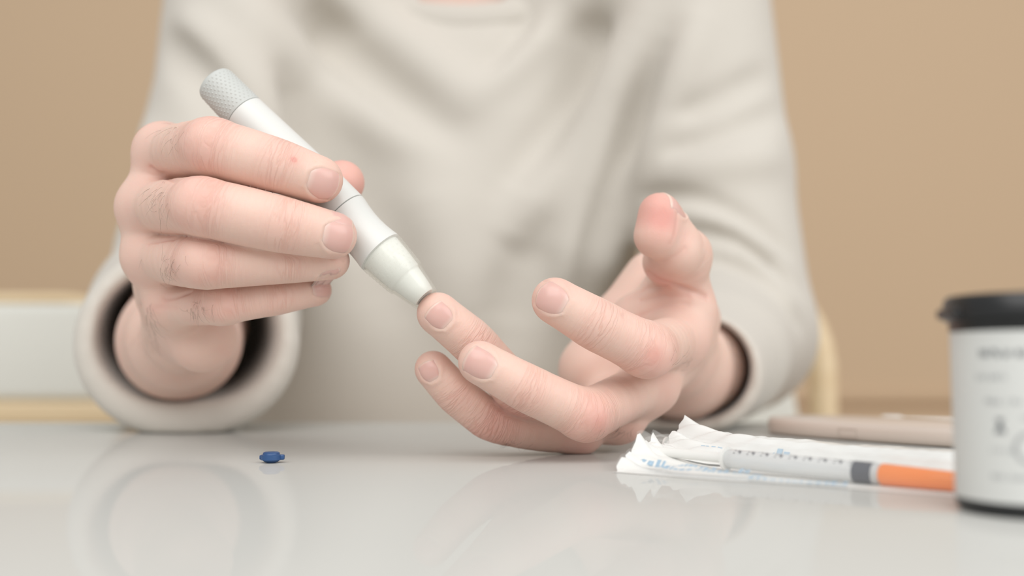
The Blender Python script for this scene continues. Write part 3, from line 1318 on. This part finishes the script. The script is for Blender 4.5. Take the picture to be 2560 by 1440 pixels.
v, f = lathe(prof([(-6, 8), (-5, 30), (-3, 42), (0, 46.5), (5, 49), (40, 50), (80, 51.3), (112, 52.3), (112.6, 48)]), A0, PAX, 72)
cap = sharp(mesh_obj('end_cap', v, f, pen_g, parent=pen), 50)
v, f = lathe(prof([(112, 48), (113.2, 48), (113.8, 48)]), A0, PAX, 48)
mesh_obj('seam_ring', v, f, pen_s, parent=pen)
v, f = lathe(prof([(113.5, 48), (114, 52.6), (200, 56.5), (310, 62), (400, 65.5), (468, 66), (469, 63)]), A0, PAX, 72)
sharp(mesh_obj('barrel', v, f, pen_w, parent=pen), 50)
v, f = lathe(prof([(468, 61), (471, 61)]), A0, PAX, 48)
mesh_obj('seam_ring', v, f, pen_s, parent=pen)
v, f = lathe(prof([(470.5, 62), (471, 65.8), (480, 64.5), (500, 60.5), (520, 58), (540, 57), (560, 57.6), (580, 59.8), (592, 61.8), (598, 62), (600, 58)]), A0, PAX, 72)
sharp(mesh_obj('front_sleeve', v, f, pen_w, parent=pen), 50)
# white core seen through the clear cap, then the bright nozzle
v, f = lathe(prof([(598, 55), (640, 51.5), (684, 46), (687, 42.5), (694, 41), (720, 36.5), (748, 30), (750, 27), (748, 20)]), A0, PAX, 64)
sharp(mesh_obj('nozzle', v, f, noz_m, parent=pen), 50)
v, f = lathe(prof([(599, 56), (599, 61.5), (603, 62.3), (640, 58.5), (680, 54.6), (688, 53.6), (690, 49.5), (694, 48.5), (725, 42), (752, 36.5), (758, 34), (758, 30), (750, 33), (724, 39.5), (694, 46), (690, 47.3), (686, 50), (640, 54.8), (602, 57.5), (599, 56)]), A0, PAX, 72, close=False)
cc = sharp(mesh_obj('clear_cap', v, f, clear, parent=pen), 50)


def dots(t0, t1, rows, per, r0, r1, size, out, m, parent, name, label):
    V, F = [], []
    a, b, c = frame_of(PAX)
    for i in range(rows):
        t = t0 + (t1 - t0) * i / (rows - 1)
        r = pr(r0 + (r1 - r0) * i / (rows - 1), t)
        for j in range(per):
            g = 2 * math.pi * (j + 0.5 * (i % 2)) / per
            n = b * math.cos(g) + c * math.sin(g)
            w_ = np.cross(n, a)
            ctr = A0 + a * pt(t) + n * r
            k0 = len(V)
            for rr, hh in ((1.0, -0.05), (0.6, out * 0.75)):
                for q in range(8):
                    e = 2 * math.pi * q / 8
                    V.append(ctr + (a * math.cos(e) + w_ * math.sin(e)) * size * rr + n * hh)
            V.append(ctr + n * out)
            for q in range(8):
                z = (q + 1) % 8
                F.append((k0 + q, k0 + z, k0 + 8 + z, k0 + 8 + q))
                F.append((k0 + 8 + q, k0 + 8 + z, k0 + 16))
    o = mesh_obj(name, np.array(V), F, m, parent=parent)
    tag(o, label, kind='stuff')


dots(12, 102, 11, 28, 49.2, 52, 0.42, 0.20, pen_g, cap, 'grip_dots', 'rows of small raised grey dots')
dots(612, 676, 7, 24, 61.2, 55.0, 0.42, 0.22, clear, cc, 'grip_dots', 'rows of small clear raised dots')

# ------------------------------------------------------------------ blue lancet cap
bc = np.array([*P(678, 1155, 366)[:2], 0.0])
blue = mat('blue_plastic', (0.024, 0.078, 0.21), 0.42)
k = 366 * S / FPX
bt = empty('lancet_cap', bc)
tag(bt, 'tiny dark blue plastic twist cap lying on the white table', 'cap')
v, f = lathe([(0, 10 * k), (0.3, 16 * k), (6 * k, 21 * k), (7 * k, 22 * k), (20 * k, 22 * k), (21 * k, 21 * k), (25 * k, 20.5 * k), (27 * k, 17 * k), (27.3 * k, 6 * k)], bc, (0, 0, 1), 40)
sharp(mesh_obj('disc', v, f, blue, parent=bt), 40)
v, f = lathe([(7.4 * k, 25 * k), (7.6 * k, 25.6 * k), (19.4 * k, 25.6 * k), (19.8 * k, 25 * k)], bc, (0, 0, 1), 40)
sharp(mesh_obj('rim_band', v, f, blue, parent=bt), 40)
v, f = box_geo(bc + np.array([16 * k, -7 * k, 7.6 * k]), bc + np.array([33 * k, 7 * k, 20.5 * k]), 1.0 * k * 3, 3)
sharp(mesh_obj('tab', v, f, blue, parent=bt), 40)
v, f = box_geo(bc + np.array([-29 * k, -5 * k, 8 * k]), bc + np.array([-20 * k, 5 * k, 19 * k]), 0.3, 2)
sharp(mesh_obj('tab', v, f, blue, parent=bt), 40)

# ------------------------------------------------------------------ test strip vial
VC = np.array([118.6, 231.5, 0.0])
VR = 15.4
vial = empty('test_strip_vial', VC)
tag(vial, 'black test strip vial with white printed label and flip lid at right', 'vial')
black = mat('black_plastic', (0.012, 0.013, 0.014), 0.35)
label_m = mat('label_paper', (0.66, 0.67, 0.65), 0.5)
print_m = mat('label_ink', (0.16, 0.17, 0.18), 0.6)
grey_m = mat('label_grey_ink', (0.42, 0.43, 0.43), 0.6)
v, f = lathe([(0, 10), (0, VR - 1.6), (0.5, VR - 0.7), (1.6, VR - 0.1), (3, VR), (41.6, VR), (42.2, VR - 0.6), (42.4, 8)], VC, (0, 0, 1), 72)
sharp(mesh_obj('body', v, f, black, parent=vial), 40)
v, f = lathe([(3.3, VR), (3.3, VR + 0.12), (41.2, VR + 0.12), (41.2, VR)], VC, (0, 0, 1), 72, close=False)
sharp(mesh_obj('paper_label', v, f, label_m, parent=vial), 40)
v, f = lathe([(41.5, 9), (41.5, VR + 0.3), (43.6, VR + 0.4), (44.0, VR + 1.7), (45.4, VR + 1.9), (48.6, VR + 1.3), (49.5, VR + 0.6), (49.8, VR - 1.5), (49.8, 6)], VC, (0, 0, 1), 72)
lid = sharp(mesh_obj('lid', v, f, black, parent=vial), 40)
v, f = box_geo(VC + np.array([-VR - 2.6, -5, 44.2]), VC + np.array([-VR + 2, 5, 46.6]), 0.8, 3)
sharp(mesh_obj('thumb_tab', v, f, black, parent=lid), 40)


def vial_patch(lst, m, name):
    V, F = [], []
    for x0, x1, z0, z1 in lst:       # mm of arc measured from the side that faces the camera
        nseg = 4
        k0 = len(V)
        for i in range(nseg + 1):
            g = (x0 + (x1 - x0) * i / nseg) / VR
            d = np.array([math.sin(g), -math.cos(g), 0])
            for z in (z0, z1):
                for r in (VR + 0.10, VR + 0.17):
                    V.append(VC + d * r + np.array([0, 0, z]))
        for i in range(nseg):
            a = k0 + i * 4
            F += [(a + 1, a + 5, a + 7, a + 3), (a, a + 1, a + 5, a + 4), (a + 2, a + 6, a + 7, a + 3)]
        e = k0 + nseg * 4
        F += [(k0, k0 + 2, k0 + 3, k0 + 1), (e, e + 1, e + 3, e + 2)]
    return mesh_obj(name, np.array(V), F, m, parent=vial, smooth=False)


def text_strokes(x, z, h, words_, w=0.95):
    out = []
    for n in words_:
        for _ in range(n):
            out.append((x, x + w * 0.28, z, z + h))
            if rng.rand() < 0.7:
                out.append((x + w * 0.28, x + w * 0.75, z + h * rng.choice([0, 0.4, 0.78]), z + h * rng.choice([0.22, 0.6, 1.0]) + 0.01))
            if rng.rand() < 0.5:
                out.append((x + w * 0.6, x + w * 0.8, z, z + h * 0.7))
            x += w
        x += w * 0.6
    return [(a, b, min(c, d), max(c, d) + 0.05) for a, b, c, d in out]


vial_patch(text_strokes(-16.5, 35.2, 1.9, (5, 2, 4)), print_m, 'label_print')
vial_patch(text_strokes(-17.5, 30.2, 1.4, (7,), 1.0), grey_m, 'label_print')
vial_patch(text_strokes(-15.5, 24.9, 1.2, (4, 4), 1.0), grey_m, 'label_print')
vial_patch(text_strokes(-14.5, 8.5, 1.2, (3, 4), 1.0) + text_strokes(-14.5, 14.3, 1.0, (5,), 1.0), grey_m, 'label_print')
vial_patch(text_strokes(-5.5, 31.0, 1.5, (5,), 1.1) + text_strokes(-4.5, 26.5, 1.4, (4,), 1.0) + text_strokes(-8.0, 21.5, 1.2, (2,), 1.0), grey_m, 'label_print')
# hourglass-like symbol
vial_patch([(-13.6 + 0.28 * i, -11.2 - 0.28 * i, 18.6 + 0.5 * i, 19.1 + 0.5 * i) for i in range(4)] +
           [(-12.76 - 0.28 * i, -12.04 + 0.28 * i, 20.6 + 0.4 * i, 21.0 + 0.4 * i) for i in range(3)], print_m, 'label_symbol')


def arc_letters():
    V = []
    for cx, bar in ((-6.2, False), (-0.2, True)):
        for i in range(26):
            g = math.radians(50 + 260 * i / 25)
            x = cx + 3.3 * math.cos(g)
            z = 15.5 + 3.3 * math.sin(g)
            V.append((x - 0.42, x + 0.42, z - 0.42, z + 0.42))
        if bar:
            V.append((cx - 3.3, cx + 1.6, 15.1, 15.9))
    return V


vial_patch(arc_letters(), grey_m, 'label_letters')

# ------------------------------------------------------------------ wrapped syringes
film = bpy.data.materials.new('wrapper_film')
film.use_nodes = True
nt = film.node_tree
pb = nt.nodes['Principled BSDF']
pb.inputs['Base Color'].default_value = (0.86, 0.87, 0.85, 1)
pb.inputs['Roughness'].default_value = 0.25
tr = nt.nodes.new('ShaderNodeBsdfTransparent')
mx = nt.nodes.new('ShaderNodeMixShader')
mx.inputs['Fac'].default_value = 0.11
nt.links.new(tr.outputs[0], mx.inputs[1])
nt.links.new(pb.outputs[0], mx.inputs[2])
nt.links.new(mx.outputs[0], nt.nodes['Material Output'].inputs['Surface'])
film_b = film.copy()
film_b.name = 'wrapper_film_hazy'
[n for n in film_b.node_tree.nodes if n.type == 'MIX_SHADER'][0].inputs['Fac'].default_value = 0.86
paper = mat('wrapper_paper', (0.80, 0.80, 0.775), 0.6)
ink_b = mat('blue_ink', (0.36, 0.50, 0.62), 0.6)
ink_k = mat('black_ink', (0.10, 0.10, 0.12), 0.5)
orange = mat('orange_plastic', (1.0, 0.27, 0.04), 0.4, Subsurface_Weight=0.1, Subsurface_Scale=0.002)
stopper_m = mat('dark_rubber', (0.06, 0.065, 0.085), 0.5)
barrel_m = mat('syringe_plastic', (0.82, 0.83, 0.83), 0.2, Transmission_Weight=0.35, IOR=1.25)


def wnoise(u, v, seed):
    return (math.sin(u * 3.1 + seed) * math.cos(v * 2.3 + seed * 2) + 0.6 * math.sin(u * 7.7 + v * 5.1 + seed * 3) + 0.4 * math.sin(u * 13.1 - v * 9.7 + seed)) / 2.0


def packet(c0, e, length, width, syr_a, syr_b, seed, label, cap_m=None, film=film):
    e = np.array([e[0], e[1], 0.0])
    e /= np.linalg.norm(e)
    g = np.array([-e[1], e[0], 0.0])
    if g[1] < 0:
        g = -g
    c0 = np.array([c0[0], c0[1], 0.0])
    t = empty('syringe_packet', c0 + e * length / 2 + g * width / 2)
    tag(t, label, 'syringe packet', 'wrapped syringes on the table')
    sa, sb = np.array(syr_a, float), np.array(syr_b, float)
    dirs = (sb - sa) / np.linalg.norm(sb - sa)

    def height(u, v, q):
        # tented over the syringe, flat at the seal, curled up and crinkled at the open end
        ba = (sb - sa)[:2]
        tt = np.clip(((q[:2] - sa[:2]) @ ba) / (ba @ ba), -0.45, 1.1)
        d = np.linalg.norm(q[:2] - sa[:2] - tt * ba)
        tent = min(1.0, 1.3 * max(0.0, 1 - d / 13.0))
        edge = min(1.0, min(v, 1 - v) / 0.12)
        z = 0.5 + 7.2 * tent ** 1.2 * edge
        cr = math.exp(-(u * length) / 20.0)
        z += cr * (4.6 + 5.6 * wnoise(u * 3, v * 4.0, seed)) * (0.25 + 0.75 * math.sin(min(v * 3.3, math.pi)) ** 0.6 if v < 0.95 else 0.25)
        z += 0.35 * (wnoise(u * 9, v * 5, seed + 1) + 1) * edge
        return max(z, 0.35)
    nu, nv = 90, 34
    V, F = [], []
    for i in range(nu + 1):
        for j in range(nv + 1):
            u, v_ = i / nu, j / nv
            jag = 1.6 * wnoise(0.2, v_ * 9, seed + 4) * (1 - u) ** 8
            q = c0 + e * (u * length + jag) + g * (v_ * width + 0.5 * math.sin(u * 9 + seed))
            q[2] = height(u, v_, q)
            V.append(q)
    for i in range(nu):
        for j in range(nv):
            a = i * (nv + 1) + j
            F.append((a, a + 1, a + nv + 2, a + nv + 1))
    top = np.array(V)
    o = mesh_obj('clear_film', top, F, film, parent=t)
    low = top.copy()
    low[:, 2] = np.maximum(0.12, (top[:, 2] - 1.0) * np.array([math.exp(-i / nu * length / 9.0) for i in range(nu + 1) for j in range(nv + 1)]))
    o = mesh_obj('paper_backing', low, F, paper, parent=t)
    # blue print on the backing, along the front edge and the middle
    PV, PF = [], []

    def dash(u0, u1, v0, v1):
        k0 = len(PV)
        n = 3
        for i in range(n + 1):
            for vv in (v0, v1):
                u = u0 + (u1 - u0) * i / n
                a = min(int(u * nu), nu) * (nv + 1) + min(int(vv * nv), nv)
                q = c0 + e * u * length + g * vv * width
                q[2] = top[a, 2] + 0.28
                PV.append(q)
        for i in range(n):
            PF.append((k0 + 2 * i, k0 + 2 * i + 1, k0 + 2 * i + 3, k0 + 2 * i + 2))
    for rowv, u0, u1 in ((0.10, 0.10, 0.46), (0.20, 0.06, 0.40), (0.015, 0.42, 0.68)):
        u = u0
        while u < u1:
            w_ = rng.uniform(0.008, 0.02)
            dash(u, u + w_, rowv, rowv + rng.uniform(0.04, 0.07))
            u += w_ + rng.uniform(0.003, 0.009)
    mesh_obj('blue_print', np.array(PV), PF, ink_b, parent=t, smooth=False)
    # the syringe inside
    L_ = np.linalg.norm(sb - sa)
    sy = empty('syringe', sa)
    sy.parent = t
    sy.location = (0, 0, 0)

    def sub(name, profile, m):
        v2, f2 = lathe(profile, sa, dirs, 24)
        ob = mesh_obj(name, v2, f2, m, parent=sy)
        return sharp(ob, 40)
    sub('plunger', [(-30, 2.9), (-29.2, 2.9), (-29, 1.6), (0, 1.6)], paper)
    sub('flange', [(-1.6, 3.7), (-0.6, 3.7)], paper)
    sub('barrel', [(-1, 2.7), (0, 3.0), (L_ * 0.76, 3.0), (L_ * 0.78, 2.4)], barrel_m)
    sub('stopper', [(L_ * 0.655, 3.06), (L_ * 0.745, 3.06)], stopper_m)
    sub('needle_cap', [(L_ * 0.775, 2.6), (L_ * 0.785, 3.1), (L_ * 1.12, 2.6), (L_ * 1.15, 1.8)], cap_m or orange)
    TV, TF_ = [], []
    a, b, c = frame_of(dirs)
    upn = np.array([0, -0.75, 0.66])
    upn = upn - a * (upn @ a)
    upn /= np.linalg.norm(upn)
    sd = np.cross(a, upn)
    for i in range(9):
        s0 = L_ * (0.04 + 0.6 * i / 8)
        for (ds, w0, w1) in ((0.0, -1.2, 0.5), (1.3, -1.2, -0.2), (2.0, -0.9, 0.4)):
            k0 = len(TV)
            for tt, ww in ((s0 + ds, w0), (s0 + ds + 0.6, w0), (s0 + ds + 0.6, w1), (s0 + ds, w1)):
                n_ = upn * math.sqrt(max(0.0, 9.3 - ww * ww)) + sd * ww
                TV.append(sa + a * tt + n_ * 1.005)
            TF_.append((k0, k0 + 1, k0 + 2, k0 + 3))
    mesh_obj('scale_marks', np.array(TV), TF_, ink_k, parent=sy, smooth=False)
    return t


packet((31, 313), (0.83, -0.558), 104, 36, (68, 314, 4.2), (112.5, 269.5, 2.9), 1.3, 'clear wrapped syringe with orange needle cap, nearest the camera')
packet((50, 344), (0.80, -0.60), 108, 27, (78, 342, 4.2), (124, 301, 3.3), 4.1, 'crinkled hazy syringe wrapper lying against the beige meter', paper, film_b)

# ------------------------------------------------------------------ meter and small stick
meter_m = mat('beige_plastic', (0.58, 0.50, 0.44), 0.3)
meter_g = mat('meter_groove', (0.46, 0.39, 0.34), 0.6)
M0, M1 = np.array([113.0, 480.0]), np.array([175.0, 398.0])
me_d = (M1 - M0) / np.linalg.norm(M1 - M0)
me_n = np.array([me_d[1], -me_d[0]])
if me_n[1] < 0:
    me_n = -me_n
meter = empty('glucose_meter', (*((M0 + M1) / 2), 0))
tag(meter, 'flat beige glucose meter lying behind the syringe wrappers', 'meter')
Lm, Wm, Tm = 125.0, 60.0, 8.0
bm = bmesh.new()
out = []
nseg = 60
for i in range(nseg):        # rounded plan outline
    g = 2 * math.pi * i / nseg
    cx, sx = math.cos(g), math.sin(g)
    ex = 2 / 3.2
    x = Lm / 2 * math.copysign(abs(cx) ** ex, cx)
    y = Wm / 2 * math.copysign(abs(sx) ** ex, sx)
    out.append((x, y))
prof_m = [(0.2, 0.93), (0.9, 0.975), (2.6, 1.0), (Tm - 2.6, 1.0), (Tm - 0.9, 0.978), (Tm, 0.93)]
MV, MF = [], []
mc = M0 + me_d * (Lm / 2 - 2) + me_n * (Wm / 2)
for z, s in prof_m:
    for x, y in out:
        q = mc + me_d * (x - (1 - s) * np.sign(x) * 8) + me_n * (y * (1 - (1 - s) * 1.2))
        MV.append((q[0], q[1], z))
for j in range(len(prof_m) - 1):
    for i in range(nseg):
        k_ = (i + 1) % nseg
        MF.append((j * nseg + i, j * nseg + k_, (j + 1) * nseg + k_, (j + 1) * nseg + i))
MF.append(tuple(range(nseg - 1, -1, -1)))
MF.append(tuple((len(prof_m) - 1) * nseg + i for i in range(nseg)))
sharp(mesh_obj('casing', np.array(MV), MF, meter_m, parent=meter), 50)
SV, SF = [], []
for x0, x1, z0, z1 in ((52, 61, 5.2, 5.45), (52, 61, 1.8, 2.05), (52, 52.3, 1.8, 5.45), (60.7, 61, 1.8, 5.45)):
    v, f = box_geo((0, 0, 0), (1, 1, 1))
    o_ = len(SV)
    for q in v:
        p2 = mc + me_d * (x0 - Lm / 2 + q[0] * (x1 - x0)) + me_n * (-Wm / 2 - 0.12 + q[1] * 1.0)
        SV.append((p2[0], p2[1], z0 + q[2] * (z1 - z0)))
    SF += [tuple(i + o_ for i in x) for x in f]
mesh_obj('slot_cover', np.array(SV), SF, meter_g, parent=meter, smooth=False)

st_m = mat('white_stick_plastic', (0.75, 0.73, 0.70), 0.4)
v, f = lathe([(-1, 0.8), (0, 2.0), (1.2, 2.6), (9, 2.6), (12, 1.5), (52, 1.5), (53, 0.8)], (205, 556, 2.6), (0.93, -0.36, 0), 24)
o = sharp(mesh_obj('plastic_stick', v, f, st_m, origin=(205, 556, 0)), 50)
tag(o, 'thin white plastic stick near the far edge of the table', 'stick')
